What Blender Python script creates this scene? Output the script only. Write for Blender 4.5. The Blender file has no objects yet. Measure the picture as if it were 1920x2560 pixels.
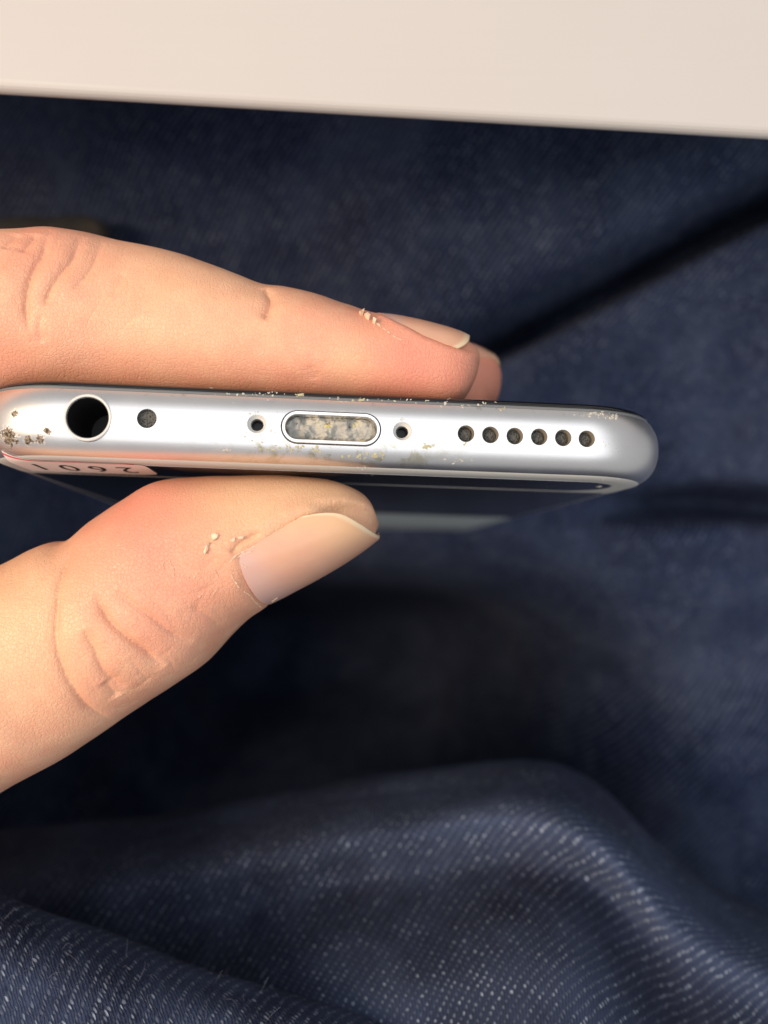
import bpy, bmesh, math, random
import numpy as np
from mathutils import Vector, Matrix
from mathutils.bvhtree import BVHTree
random.seed(7); rng = np.random.default_rng(7)
S = bpy.context.scene
MM = 0.001
# ------------------------------------------------------------------ camera, world, light
H = 350.0                                    # camera height over the seat, millimetres
FPX = 960 / math.tan(math.radians(24.3))     # focal length in photo pixels
cam_d = bpy.data.cameras.new('camera'); cam = bpy.data.objects.new('camera', cam_d)
S.collection.objects.link(cam); S.camera = cam
cam.location = (0, 0, H * MM)
cam_d.sensor_fit = 'HORIZONTAL'; cam_d.sensor_width = 36; cam_d.lens = 18 / math.tan(math.radians(24.3))
cam_d.clip_start = 0.005; cam_d.clip_end = 20
cam_d.dof.use_dof = True; cam_d.dof.focus_distance = 0.078; cam_d.dof.aperture_fstop = 21
W = bpy.data.worlds.new('World'); S.world = W; W.use_nodes = True
W.node_tree.nodes['Background'].inputs[0].default_value = (1.0, 0.985, 0.965, 1)
W.node_tree.nodes['Background'].inputs[1].default_value = 0.42
def area(name, loc, target, size, power, col, size_y=None):
    l = bpy.data.lights.new(name, 'AREA'); l.energy = power; l.color = col; l.size = size
    if size_y: l.shape = 'RECTANGLE'; l.size_y = size_y
    o = bpy.data.objects.new(name, l); S.collection.objects.link(o); o.location = loc
    o.rotation_euler = (Vector(target) - Vector(loc)).to_track_quat('-Z', 'Y').to_euler()
    return o
area('ceiling_lamp', (0.12, 0.02, 1.12), (0.02, 0, 0.27), 1.6, 8.8, (0.97, 0.98, 1.0), 1.4)
area('warm_lamp', (-0.42, 0.02, 0.74), (-0.03, 0, 0.27), 0.22, 4.2, (1.0, 0.75, 0.50))
S.view_settings.view_transform = 'Standard'; S.view_settings.look = 'None'
S.view_settings.exposure = 0; S.view_settings.gamma = 1; S.view_settings.use_curve_mapping = False
S.render.engine = 'CYCLES'
S.cycles.use_denoising = True
S.cycles.max_bounces = 8

# ------------------------------------------------------------------ helpers
def P(px, py, d):                            # a photo pixel at depth d -> world millimetres
    return np.array([(px - 960) * d / FPX, -(py - 1280) * d / FPX, H - d])
def link(name, me, mat=None, parent=None, smooth=True):
    o = bpy.data.objects.new(name, me); S.collection.objects.link(o)
    if mat: me.materials.append(mat)
    if parent: o.parent = parent
    if smooth: me.polygons.foreach_set('use_smooth', [True] * len(me.polygons))
    return o
def mesh(name, v, f):
    me = bpy.data.meshes.new(name); me.from_pydata((np.asarray(v, float) * MM).tolist(), [], [list(map(int, q)) for q in f])
    me.update(); return me
def empty(name, loc=(0, 0, 0)):
    o = bpy.data.objects.new(name, None); S.collection.objects.link(o); o.location = loc; o.empty_display_size = .02
    return o
def tag(o, label, cat, group=None):
    o['label'] = label; o['category'] = cat
    if group: o['group'] = group
def grid_faces(n, m, wrap=False):            # n rows, m columns
    f = []
    for i in range(n - 1):
        for j in range(m if wrap else m - 1):
            k = (j + 1) % m
            f.append((i * m + j, i * m + k, (i + 1) * m + k, (i + 1) * m + j))
    return f
def interp(k, vals):                         # Catmull-Rom through integer stations
    vals = np.asarray(vals, float); n = len(vals)
    k = np.clip(np.asarray(k, float), 0, n - 1); i = np.minimum(k.astype(int), n - 2); u = k - i
    g = lambda j: vals[np.clip(j, 0, n - 1)]
    p0, p1, p2, p3 = g(i - 1), g(i), g(i + 1), g(i + 2)
    if vals.ndim > 1: u = u[..., None]
    return 0.5 * ((2 * p1) + (-p0 + p2) * u + (2 * p0 - 5 * p1 + 4 * p2 - p3) * u**2 + (-p0 + 3 * p1 - 3 * p2 + p3) * u**3)
class VN:                                    # cheap smooth value noise for shapes
    def __init__(s, seed): s.t = np.random.default_rng(seed).random((64, 64, 64)) * 2 - 1
    def __call__(s, p, scale):
        p = np.asarray(p, float) / scale; i = np.floor(p).astype(int); u = p - i; u = u * u * (3 - 2 * u); r = 0
        for a in (0, 1):
            for b in (0, 1):
                for c in (0, 1):
                    w = (u[..., 0] if a else 1 - u[..., 0]) * (u[..., 1] if b else 1 - u[..., 1]) * (u[..., 2] if c else 1 - u[..., 2])
                    r = r + w * s.t[(i[..., 0] + a) % 64, (i[..., 1] + b) % 64, (i[..., 2] + c) % 64]
        return r
vn = VN(3)
# --- node helpers
class NT:
    def __init__(s, name):
        s.m = bpy.data.materials.new(name); s.m.use_nodes = True; s.t = s.m.node_tree
        s.b = s.t.nodes['Principled BSDF']; s.out = s.t.nodes['Material Output']
    def n(s, typ, ins=None, **kw):
        nd = s.t.nodes.new(typ)
        for k, v in kw.items(): setattr(nd, k, v)
        for k, v in (ins or {}).items(): s.set(nd.inputs[k], v)
        return nd
    def set(s, sock, v):
        if isinstance(v, bpy.types.NodeSocket): s.t.links.new(v, sock)
        elif isinstance(v, bpy.types.Node): s.t.links.new(v.outputs[0], sock)
        else: sock.default_value = v
    def p(s, **kw):
        for k, v in kw.items(): s.set(s.b.inputs[k.replace('_', ' ')], v)
    def math(s, op, a, b=0.0, c=None, clamp=False):
        nd = s.n('ShaderNodeMath', operation=op, use_clamp=clamp); s.set(nd.inputs[0], a); s.set(nd.inputs[1], b)
        if c is not None: s.set(nd.inputs[2], c)
        return nd.outputs[0]
    def noise(s, vec, scale, detail=3, rough=.5, dist=0):
        return s.n('ShaderNodeTexNoise', {'Vector': vec, 'Scale': scale, 'Detail': detail, 'Roughness': rough, 'Distortion': dist}).outputs[0]
    def ramp(s, x, lo, hi):
        nd = s.n('ShaderNodeMapRange', {0: x, 1: lo, 2: hi}, interpolation_type='SMOOTHSTEP'); return nd.outputs[0]
    def mix(s, f, a, b, mode='MIX'):
        nd = s.n('ShaderNodeMix', data_type='RGBA', blend_type=mode)
        s.set(nd.inputs[0], f); s.set(nd.inputs[6], a); s.set(nd.inputs[7], b); return nd.outputs[2]
    def bump(s, h, strength, dist, normal=None):
        nd = s.n('ShaderNodeBump', {'Height': h, 'Strength': strength, 'Distance': dist})
        if normal is not None: s.set(nd.inputs['Normal'], normal)
        return nd.outputs[0]
    def obj(s):                              # object coordinates in millimetres
        t = s.n('ShaderNodeTexCoord').outputs['Object']
        return s.n('ShaderNodeVectorMath', {0: t, 3: 1000.0}, operation='SCALE').outputs[0]
def plain(name, col, rough=.5, metal=0., spec=.5, coat=0., bumpy=0., bscale=8.):
    t = NT(name); t.p(Base_Color=(*col, 1), Roughness=rough, Metallic=metal, Specular_IOR_Level=spec, Coat_Weight=coat, Coat_Roughness=.08)
    if bumpy: t.p(Normal=t.bump(t.noise(t.obj(), bscale, 3), bumpy, 0.0001))
    return t.m

# ------------------------------------------------------------------ materials
def denim_mat(name, lift=1.0, wobble=.35, pitch=1.0, fuzz=.0, gain=1.0, wgain=.9, lit_dots=False):
    t = NT(name); uv = t.n('ShaderNodeUVMap').outputs[0]
    o = t.obj()
    wob = t.n('ShaderNodeTexNoise', {'Vector': uv, 'Scale': .8, 'Detail': 3})
    wv = t.n('ShaderNodeVectorMath', {0: wob.outputs['Color'], 1: (.5, .5, .5)}, operation='SUBTRACT')
    wv2 = t.n('ShaderNodeVectorMath', {0: wv.outputs[0], 3: wobble}, operation='SCALE')
    vec = t.n('ShaderNodeVectorMath', {0: uv, 1: wv2.outputs[0]}, operation='ADD').outputs[0]
    sp = t.n('ShaderNodeSeparateXYZ', {0: vec})
    U = t.math('DIVIDE', sp.outputs[0], .40 * pitch); V = t.math('DIVIDE', sp.outputs[1], .48 * pitch)
    i = t.math('FLOOR', U); j = t.math('FLOOR', V); fu = t.math('FRACT', U); fv = t.math('FRACT', V)
    k = t.math('FLOORED_MODULO', t.math('SUBTRACT', i, j), 3.0)
    weft = t.math('LESS_THAN', k, .5)
    cell = t.n('ShaderNodeCombineXYZ', {0: i, 1: j}).outputs[0]
    wn = t.n('ShaderNodeTexWhiteNoise', {'Vector': cell}, noise_dimensions='2D')
    du = t.math('SUBTRACT', fu, .5); dv = t.math('SUBTRACT', fv, .5)
    r2 = t.math('ADD', t.math('MULTIPLY', du, du), t.math('MULTIPLY', dv, dv))
    blob = t.ramp(r2, .26, .04)
    clump = t.ramp(t.noise(uv, .35, 3, .6), .30, .70); rnd = t.math('MULTIPLY', t.math('POWER', wn.outputs[0], 3.0), t.math('ADD', .25, t.math('MULTIPLY', clump, 1.1)))
    dot = t.math('MULTIPLY', t.math('MULTIPLY', weft, blob), t.math('ADD', t.math('MULTIPLY', rnd, .9), .16))
    # warp slubs: long soft streaks along the yarn
    st = t.n('ShaderNodeMapping', {0: vec, 3: (2.4, .22, 1)}); streak = t.noise(st.outputs[0], 1.0, 3, .6)
    fine = t.noise(t.n('ShaderNodeMapping', {0: vec, 3: (9, 2.6, 1)}).outputs[0], 1.0, 3, .7)
    wash = t.noise(o, .055, 6, .68)
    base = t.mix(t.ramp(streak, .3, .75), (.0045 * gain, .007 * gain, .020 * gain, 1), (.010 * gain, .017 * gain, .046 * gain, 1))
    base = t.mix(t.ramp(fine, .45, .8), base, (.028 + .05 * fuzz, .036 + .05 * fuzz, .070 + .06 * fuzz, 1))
    falloff = t.n('ShaderNodeVertexColor', layer_name='falloff').outputs[0]  # lit ridge of the fold painted into the colour, with some fading
    wash = t.math('ADD', t.math('MULTIPLY', t.ramp(wash, .38, .66), wgain), t.math('MULTIPLY', falloff, .9), clamp=True)
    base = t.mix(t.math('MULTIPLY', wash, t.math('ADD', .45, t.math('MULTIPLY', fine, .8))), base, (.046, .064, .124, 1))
    purple = t.noise(o, .03, 2)
    base = t.mix(t.math('MULTIPLY', t.ramp(purple, .5, .75), .35), base, (.028, .025, .045, 1))
    if lit_dots: dot = t.math('MULTIPLY', dot, t.math('ADD', .35, t.math('MULTIPLY', falloff, .95)))  # weft dots painted brighter along the lit ridge
    col = t.mix(dot, base, (.30 * lift, .35 * lift, .45 * lift, 1))
    warp_h = t.math('SUBTRACT', .25, t.math('MULTIPLY', du, du))
    h = t.math('ADD', t.math('MULTIPLY', warp_h, 2.2), t.math('MULTIPLY', t.math('MULTIPLY', weft, blob), .35))
    h = t.math('ADD', h, t.math('MULTIPLY', fine, .5))
    t.p(Base_Color=col, Roughness=.9, Specular_IOR_Level=.15, Sheen_Weight=.04, Sheen_Roughness=.5,
        Normal=t.bump(h, .7, 0.00022))
    t.b.inputs['Sheen Tint'].default_value = (.35, .45, .8, 1)
    return t.m
M_denim = denim_mat('denim', 1.05, .6, gain=.6, wgain=.5, lit_dots=True); M_denim_lap = denim_mat('denim_lap', .95, .35, 1.0, 0, 2.2, 1.0); M_denim_worn = denim_mat('denim_worn', .8, .8, 1.0, 1.0)
def table_mat():
    t = NT('white_laminate'); o = t.obj()
    n = t.noise(o, .05, 3); s = t.noise(t.n('ShaderNodeMapping', {0: o, 3: (.03, 1.2, 1)}).outputs[0], 1.0, 3)
    c = t.mix(n, (.44, .42, .41, 1), (.46, .44, .435, 1)); c = t.mix(t.math('MULTIPLY', s, .10), c, (.37, .34, .33, 1))
    t.p(Base_Color=c, Roughness=.5, Normal=t.bump(t.noise(o, 2.5, 3), .06, .0001)); return t.m
M_table = table_mat()

# ------------------------------------------------------------------ table edge above the lap
DT = 86.0
a = P(0, 222, DT); b = P(1920, 335, DT); dirn = (b - a) / np.linalg.norm(b - a)
inw = np.array([-dirn[1], dirn[0], 0])
prof = [(26, -22), (24, -22), (1.6, -1.5)] + [(1.0 - 1.0 * math.cos(q), -1.0 + 1.0 * math.sin(q)) for q in np.linspace(-.5, math.pi / 2, 8)] + [(400, 0), (400, -22)]
e0, e1 = a - dirn * 350, b + dirn * 350
vv = [e + inw * x + np.array([0, 0, z]) for e in (e0, e1) for x, z in prof]
nP = len(prof)
ff = [(i, (i + 1) % nP, nP + (i + 1) % nP, nP + i) for i in range(nP)] + [tuple(range(nP))[::-1], tuple(range(nP, 2 * nP))]
me = mesh('table_top', vv, ff); bm = bmesh.new(); bm.from_mesh(me); bmesh.ops.recalc_face_normals(bm, faces=bm.faces); bm.to_mesh(me); bm.free()
table = link('table_top', me, M_table, smooth=False)
tag(table, 'plain white laminate table top with its straight edge above the denim lap', 'table')

# ------------------------------------------------------------------ jeans
jeans = empty('jeans', (0, 0, .10))
tag(jeans, 'dark indigo denim jeans folded over the lap under the held phone', 'jeans')
def cloth(name, pts, uv, label=None, falloff=None, mat=None):        # pts (n,m,3) mm world, uv (n,m,2) mm
    n, m = pts.shape[:2]
    q = pts.reshape(-1, 3) - np.array([0, 0, 100.])
    me = mesh(name, q, grid_faces(n, m))
    L = me.uv_layers.new(name='UVMap'); idx = np.empty(len(me.loops), int); me.loops.foreach_get('vertex_index', idx)
    L.data.foreach_set('uv', uv.reshape(-1, 2)[idx].astype(np.float32).ravel())
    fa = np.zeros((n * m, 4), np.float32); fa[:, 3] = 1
    if falloff is not None: fa[:, :3] = np.clip(falloff, 0, 1).reshape(-1, 1)
    me.color_attributes.new('falloff', 'FLOAT_COLOR', 'POINT').data.foreach_set('color', fa.ravel())
    o = link(name, me, mat or M_denim, jeans)
    if label: o['label'] = label
    return o
# the lap: a rumpled sheet
gx = np.linspace(-170, 190, 400); gy = np.linspace(-190, 175, 400); X, Y = np.meshgrid(gx, gy)
sm = lambda x: 1 / (1 + np.exp(-x))
D = 166 - 26 * sm((Y - 42) / 9) + 190 * sm((-Y - 24) / 6) * sm((32 - X) / 9) * sm((X + 84) / 6) * sm((Y + 92) / 6) + 8 * sm((-X - 5) / 15)  # deep pit and raised left side, shaped to keep ceiling light out
def seg(x0, y0, x1, y1):
    dx, dy = x1 - x0, y1 - y0; Lq = math.hypot(dx, dy); t_ = ((X - x0) * dx + (Y - y0) * dy) / Lq
    return t_, (-(X - x0) * dy + (Y - y0) * dx) / Lq, Lq
t_, n_, Lq = seg(6, 27, 78, 60)              # long diagonal fold
n_ = n_ + 1.0 * np.sin(t_ / 17.) + 5 * (t_ / Lq - .5)**2
env = sm((t_ + 4) / 5.)
D += env * (26 * np.exp(-(np.abs(n_) / 2.7)**2.5) - 7 * sm((n_ - 4) / 1.8) * np.exp(-np.maximum(n_ - 4, 0) / 22.) + 3.0 * np.exp(-((n_ + 9) / 6)**2) * -1)
t_, n_, Lq = seg(46, 3, 90, 1)               # short fold at the side
n_ = n_ + .02 * (t_ - 25)**2 / 6
D += sm((t_ - 6) / 5.) * (24 * np.exp(-(np.abs(n_) / 2.8)**3) - 3 * np.exp(-((n_ + 7) / 4)**2))
t_, n_, Lq = seg(20, -52, 90, -20)
D += 7 * np.exp(-(n_ / 9)**2)
p3 = np.stack([X, Y, 0 * X], -1)
D += 3.2 * vn(p3 + 40, 26) + 1.6 * vn(p3 + 90, 12) + .7 * vn(p3, 6)
pts = np.stack([X, Y, H - D], -1)
uv = np.stack([X + .12 * Y, Y], -1)
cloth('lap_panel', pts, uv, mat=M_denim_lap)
def fold(name, rows, nu, nv, amp, seed, slant, falloff=None, mat=None):
    """rows: list across the fold, each a list of (px, py, depth) along it"""
    ctrl = np.array([[P(*q) for q in r] for r in rows])          # (R, C, 3)
    ku = np.linspace(0, ctrl.shape[1] - 1, nu); kv = np.linspace(0, ctrl.shape[0] - 1, nv)
    A = np.stack([interp(ku, r) for r in ctrl])                  # (R, nu, 3)
    B = np.stack([interp(kv, A[:, i]) for i in range(nu)], 1)    # (nv, nu, 3)
    B0 = B.copy(); V = np.concatenate([[0], np.cumsum(np.linalg.norm(np.diff(B, axis=0), axis=2).mean(1))])[:, None] + 0 * B[..., 0]; V = -V
    B[..., 2] += amp * vn(B + seed, 13) + amp * .5 * vn(B + seed * 2, 6)
    Us = np.linalg.norm(np.diff(B0[nv // 3:], axis=1), axis=2).mean(0); Us = np.concatenate([[0], np.cumsum(Us)])[None, :] + 0 * V
    uv = np.stack([Us + slant * V, V], -1)
    return cloth(name, B, uv, falloff=None if falloff is None else falloff(*np.meshgrid(ku, kv)), mat=mat)
sil = [(-400, 2150), (0, 2075), (420, 2035), (757, 1965), (1080, 1918), (1330, 1900), (1500, 1968), (1713, 2172), (1920, 2282), (2400, 2480)]
dl = [8, 8, 6, 2, 0, -3, -5, -6, -6, -6]
R = []
for dy, d in ((190, 370), (60, 190), (0, 132), (60, 115), (150, 104), (260, 99), (400, 96), (560, 91), (800, 84)):
    R.append([(x, y + dy, d + (e if d < 140 else 0)) for (x, y), e in zip(sil, dl)])
# a shallow hollow across the fold
for c in range(len(sil)): x, y, d = R[5][c]; R[5][c] = (x, y, d + (7 if 500 < x < 1600 else 3)); x, y, d = R[6][c]; R[6][c] = (x, y, d + 2.0)
fold('thigh_fold', R, 300, 200, 1.5, 11, .10, lambda u, v: (np.exp(-((v - 4.2) / .9)**2) * (.25 + .75 / (1 + np.exp(-(u - 4.2) / .5)))) + .5 * np.exp(-((v - 7.2) / .7)**2))  # ridge highlight and a lower band painted paler into the denim
sil2 = [(-400, 2120), (-150, 2190), (0, 2232), (130, 2285), (300, 2345), (450, 2405), (620, 2455), (820, 2510), (1020, 2570), (1400, 2700)]
R = []
for dy, d in ((160, 140), (30, 104), (0, 92), (45, 86), (130, 82), (260, 79.5), (450, 77)):
    R.append([(x, y + dy, d) for x, y in sil2])
fold('hem_fold', R, 260, 140, .5, 31, .4, None, M_denim_worn)

# a frayed dark seam end lying on the lap
ln = interp(np.linspace(0, 4, 40), [P(-260, 578, 146), P(-60, 574, 146), P(110, 572, 146), P(215, 572, 146), P(272, 583, 147)]); v = []
for i, c in enumerate(ln):
    u = i / 39; rr = 1.9 * (1 + .12 * vn(c, 3)) * math.sqrt(max(1 - max((u - .86) / .14, 0)**2, .02))
    for a_ in np.linspace(0, 2 * math.pi, 14, endpoint=False): v.append(c + np.array([0, rr * math.cos(a_), rr * 1.2 * math.sin(a_)]) - np.array([0, 0, 100.]))
sm_t = NT('seam_cord'); so = sm_t.obj(); sx_ = sm_t.n('ShaderNodeSeparateXYZ', {0: so}).outputs[0]
sm_t.p(Base_Color=sm_t.mix(sm_t.ramp(sx_, -53, -48), (.026, .025, .026, 1), (.070, .060, .048, 1)), Roughness=.9)
link('seam_end', mesh('seam_end', v, grid_faces(40, 14, True) + [tuple(range(39 * 14, 40 * 14))]), sm_t.m, jeans)['label'] = 'dark grey seam end with a paler frayed tip'

# ------------------------------------------------------------------ phone
psi, th, rho = map(math.radians, (5, 4.0, 1.9))
l_ = np.array([-math.sin(psi), -math.sin(th), -math.cos(psi) * math.cos(th)]); l_ /= np.linalg.norm(l_)
w_ = np.array([math.cos(psi) * math.cos(rho), -math.sin(rho), -math.sin(psi)]); w_ -= w_.dot(l_) * l_; w_ /= np.linalg.norm(w_)
t_ax = np.cross(-l_, w_)
PO = np.array([-4.72, 7.62, H - 76.0])
phone = empty('smartphone')
phone.matrix_world = Matrix([[*(w_[i], t_ax[i], -l_[i]), PO[i] * MM] for i in range(3)] + [[0, 0, 0, 1]])
tag(phone, 'worn silver smartphone held bottom edge up, its charging port clogged with lint', 'phone')
def to_local(p): q = np.asarray(p) - PO; return np.stack([q @ w_, q @ t_ax, q @ l_], -1)   # (w, t, l)
def to_world(c): c = np.asarray(c, float); return PO + c[..., :1] * w_ + c[..., 1:2] * t_ax + c[..., 2:] * l_
def on_end(px, py, depth=0.0):               # photo pixel -> (w, t) on the plane l = depth
    r = P(px, py, 1.0) - np.array([0, 0, H]); o = np.array([0, 0, H])
    k = (depth - (o - PO) @ l_) / (r @ l_); q = to_local(o + r * k); return q[0], q[1]
def LM(name, v, f):                          # local (w,t,l) -> blender local (w,t,-l)
    v = np.asarray(v, float).copy(); v[:, 2] *= -1
    me = mesh(name, v, f); bm = bmesh.new(); bm.from_mesh(me); bmesh.ops.recalc_face_normals(bm, faces=bm.faces); bm.to_mesh(me); bm.free(); return me
HW, LEN, CR, HT = 33.55, 138.3, 10.0, 3.55
def outline(o, ns=60, nc=26):
    r = max(CR - o, .4); hw = HW - o; a0, a1 = o, LEN - o; p = []
    cs = [(hw - r, a0 + r, -90), (hw - r, a1 - r, 0), (-hw + r, a1 - r, 90), (-hw + r, a0 + r, 180)]
    for cx, cy, s in cs:
        for q in np.linspace(0, 90, nc): p.append((cx + r * math.cos(math.radians(s + q)), cy + r * math.sin(math.radians(s + q))))
    return np.array(p)
def prof_o(t): x = min(abs(t) / HT, 1) ** 2.2; return 3.3 * (1 - (1 - x) ** (1 / 2.2))
def shell(rings):                            # rings [(o,t)], capped both ends
    v = []; 
    for o, t in rings: p = outline(o); v += [(x, t, y) for x, y in p]
    m = len(p); f = grid_faces(len(rings), m, True)
    f.append(tuple(range(m))); f.append(tuple(range((len(rings) - 1) * m, len(rings) * m))); return v, f
def alu_mat():
    t = NT('bead_blasted_aluminium'); o = t.obj()
    sp = t.n('ShaderNodeSeparateXYZ', {0: o}); x, y = sp.outputs[0], sp.outputs[1]
    g = t.noise(o, 9, 2); sm_ = t.noise(o, .35, 4, .6)
    c = t.mix(t.math('MULTIPLY', t.ramp(g, .3, .7), .10), (.80, .80, .815, 1), (.62, .62, .64, 1))
    # grime smeared round the charging port
    ns = t.noise(o, .55, 5, .65, .6)
    reg = t.math('MULTIPLY', t.ramp(t.math('ABSOLUTE', x), 15, 4), t.ramp(t.math('ABSOLUTE', t.math('ADD', y, 2.2)), 1.6, .2))
    c = t.mix(t.math('MULTIPLY', t.math('MULTIPLY', t.ramp(ns, .47, .66), reg), .85), c, (.46, .42, .25, 1))
    ns2 = t.noise(o, .9, 5, .7)
    reg2 = t.ramp(y, 1.9, 2.6)
    c = t.mix(t.math('MULTIPLY', t.math('MULTIPLY', t.ramp(ns2, .56, .68), reg2), .6), c, (.42, .42, .40, 1))
    # knocks beside the headphone jack: the anodising is gone
    knock = None; dn = t.noise(o, 2.6, 4, .7)
    for (kx, ky, kr) in KNOCKS:
        dx = t.math('SUBTRACT', x, kx); dy = t.math('SUBTRACT', y, ky)
        dd = t.math('SQRT', t.math('ADD', t.math('MULTIPLY', dx, dx), t.math('MULTIPLY', dy, dy)))
        f = t.math('SUBTRACT', 1.0, t.math('DIVIDE', dd, kr)); knock = f if knock is None else t.math('MAXIMUM', knock, f)
    km = t.ramp(t.math('ADD', knock, t.math('MULTIPLY', t.math('SUBTRACT', dn, .5), 2.2)), .25, .45)
    km = t.math('MULTIPLY', km, t.ramp(knock, -.3, .1))
    kc = t.mix(t.ramp(t.noise(o, 4, 3), .4, .6), (.035, .025, .018, 1), (.30, .24, .18, 1))
    c = t.mix(km, c, kc)
    rough = t.math('ADD', .31, t.math('MULTIPLY', sm_, .10)); rough = t.math('ADD', rough, t.math('MULTIPLY', km, .3))
    t.p(Base_Color=c, Metallic=t.math('SUBTRACT', 1.0, t.math('MULTIPLY', km, .6)), Roughness=rough)
    h = t.math('SUBTRACT', t.math('MULTIPLY', g, .25), t.math('MULTIPLY', km, 2.0))
    t.p(Normal=t.bump(h, .35, .00004)); return t.m
KNOCKS = [(*on_end(8, 1085, .3), 1.2), (*on_end(63, 1098, .3), .6), (*on_end(97, 1097, .3), .6), (*on_end(118, 1077, .2), .5), (*on_end(30, 1030, .2), .5), (*on_end(31, 1100, .3), .3)]
M_alu = alu_mat()
M_dark = plain('dark_plastic', (.012, .012, .014), .45)
M_glass = plain('black_glass', (.006, .006, .008), .06, spec=.6)
M_rubber = plain('grey_gasket', (.13, .14, .15), .5)
M_strip = plain('antenna_plastic', (.52, .52, .50), .38, bumpy=.1, bscale=3)
M_steel = plain('port_steel', (.86, .85, .84), .22, 1.0)
M_rim = plain('jack_rim', (.62, .62, .60), .4, bumpy=.3, bscale=4)
def grille_mat():
    t = NT('speaker_mesh'); o = t.obj(); v = t.n('ShaderNodeTexVoronoi', {'Vector': o, 'Scale': 6.5}).outputs[0]
    c = t.mix(t.ramp(v, .15, .6), (.006, .006, .006, 1), (.075, .075, .068, 1)); t.p(Base_Color=c, Roughness=.6, Normal=t.bump(v, 1, .0001)); return t.m
M_grille = grille_mat()
v, f = shell([(0.98, 2.55)] + [(prof_o(t), t) for t in np.linspace(2.55, -HT, 46)])
body_me = LM('body', v, f)
def cutter(poly, l0, l1):                    # poly (n,2) in (w,t)
    n = len(poly); vv = [(x, y, l0) for x, y in poly] + [(x, y, l1) for x, y in poly]
    return vv, grid_faces(2, n, True) + [tuple(range(n))[::-1], tuple(range(n, 2 * n))]
circ = lambda c, r, n=40, ph=0: [(c[0] + r * math.cos(ph + 2 * math.pi * i / n), c[1] + r * math.sin(ph + 2 * math.pi * i / n)) for i in range(n)]
def stadium(c, hw, hh, n=20):
    return [(c[0] + (hw - hh) + hh * math.cos(q), c[1] + hh * math.sin(q)) for q in np.linspace(-math.pi / 2, math.pi / 2, n)] + \
           [(c[0] - (hw - hh) + hh * math.cos(q), c[1] + hh * math.sin(q)) for q in np.linspace(math.pi / 2, 3 * math.pi / 2, n)]
jack = on_end(218.6, 1043.6); mic = on_end(367, 1046); port = on_end(828, 1070)
scr = [on_end(642, 1060), on_end(1006, 1078)]
spk = [on_end(*q) for q in ((1165, 1084), (1226, 1087), (1287, 1090), (1348, 1092), (1408, 1094.5), (1467, 1097))]
holes = [(circ(jack, 2.08, 64), 9), (circ(mic, .86), 3), (stadium(port, 4.50, 1.52), 7)] + [(circ(c, .86), 3) for c in scr] + [(circ(c, .77), 3) for c in spk]
cv, cf = [], []
for poly, dep in holes:
    vv, q = cutter(poly, -2, dep); cf += [tuple(i + len(cv) for i in k) for k in q]; cv += vv
cut = link('cutter', LM('cutter', cv, cf)); body = link('body', body_me, M_alu, None)
for me_ in (cut.data, body.data): me_.transform(Matrix.Scale(1000, 4))
mod = body.modifiers.new('b', 'BOOLEAN'); mod.object = cut; mod.operation = 'DIFFERENCE'; mod.solver = 'EXACT'
dg = bpy.context.evaluated_depsgraph_get(); new = bpy.data.meshes.new_from_object(body.evaluated_get(dg))
body.modifiers.clear(); body.data = new; new.transform(Matrix.Scale(MM, 4)); bpy.data.objects.remove(cut)
new.polygons.foreach_set('use_smooth', [True] * len(new.polygons)); new.set_sharp_from_angle(angle=math.radians(32))
new.materials.clear(); new.materials.append(M_alu); body.parent = phone; body.name = 'body'
# glass and gasket
v, f = shell([(1.1, 2.54), (.93, 2.60), (1.02, 2.86), (1.3, 2.92)]); link('gasket', LM('gasket', v, f), M_rubber, phone)
v, f = shell([(1.4, 2.88), (1.14, 2.90), (1.10, 2.98), (1.14, 3.10), (1.32, 3.26), (1.75, 3.42), (2.4, 3.51), (3.4, 3.55)])
o = link('screen_glass', LM('screen_glass', v, f), M_glass, phone); o.data.set_sharp_from_angle(angle=math.radians(35))
# antenna strip: closed loop round the end of the back
def depth_in(x, y):                          # inset of a plan point from the outline
    cx, cy = HW - CR, CR
    return CR - math.hypot(max(abs(x) - cx, 0), max(cy - y, 0)) if (abs(x) > cx and y < cy) else min(HW - abs(x), y)
TT = np.linspace(0, HT, 400); OO = np.array([prof_o(q) for q in TT])
def back_t(o): return -np.interp(o, OO, TT) - .025
def rloop(x0, y0, y1, r0, r1, n=26):         # rounded loop: bottom corners r0, far corners r1
    p = []
    for cx, cy, s, r in ((x0 - r0, y0 + r0, -90, r0), (x0 - r1, y1 - r1, 0, r1), (-x0 + r1, y1 - r1, 90, r1), (-x0 + r0, y0 + r0, 180, r0)):
        p += [(cx + r * math.cos(math.radians(s + q)), cy + r * math.sin(math.radians(s + q))) for q in np.linspace(0, 90, n)]
    return np.array(p)
outer = rloop(HW - 1.75, 1.75, 14.6, 8.2, 1.0); inner = rloop(HW - 4.9, 4.7, 13.7, 4.4, 4.4)
v = []; K = 12
for k in range(K + 1):
    for (x, y) in outer + (inner - outer) * (k / K): v.append((x, back_t(depth_in(x, y)) - (0 if 0 < k < K else -.06), y))
link('antenna_strip', LM('antenna_strip', v, grid_faces(K + 1, len(outer), True)), M_strip, phone)
# satin panels of the back, inside and beyond the strip
M_back = plain('satin_back', (.50, .50, .52), .13, 1.0, bumpy=.05, bscale=9)
for nm, lp in (('end_panel', rloop(HW - 4.9, 4.7, 13.7, 4.4, 4.4)), ('back_panel', rloop(HW - 3.25, 14.62, LEN - 3.3, .5, 6.5))):
    n_ = len(lp); v = [(x, -HT - .022, y) for x, y in lp] + [(x, -HT + .05, y) for x, y in lp]
    link(nm, LM(nm, v, [tuple(range(n_))] + grid_faces(2, n_, True)), M_back, phone, smooth=False)
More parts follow.
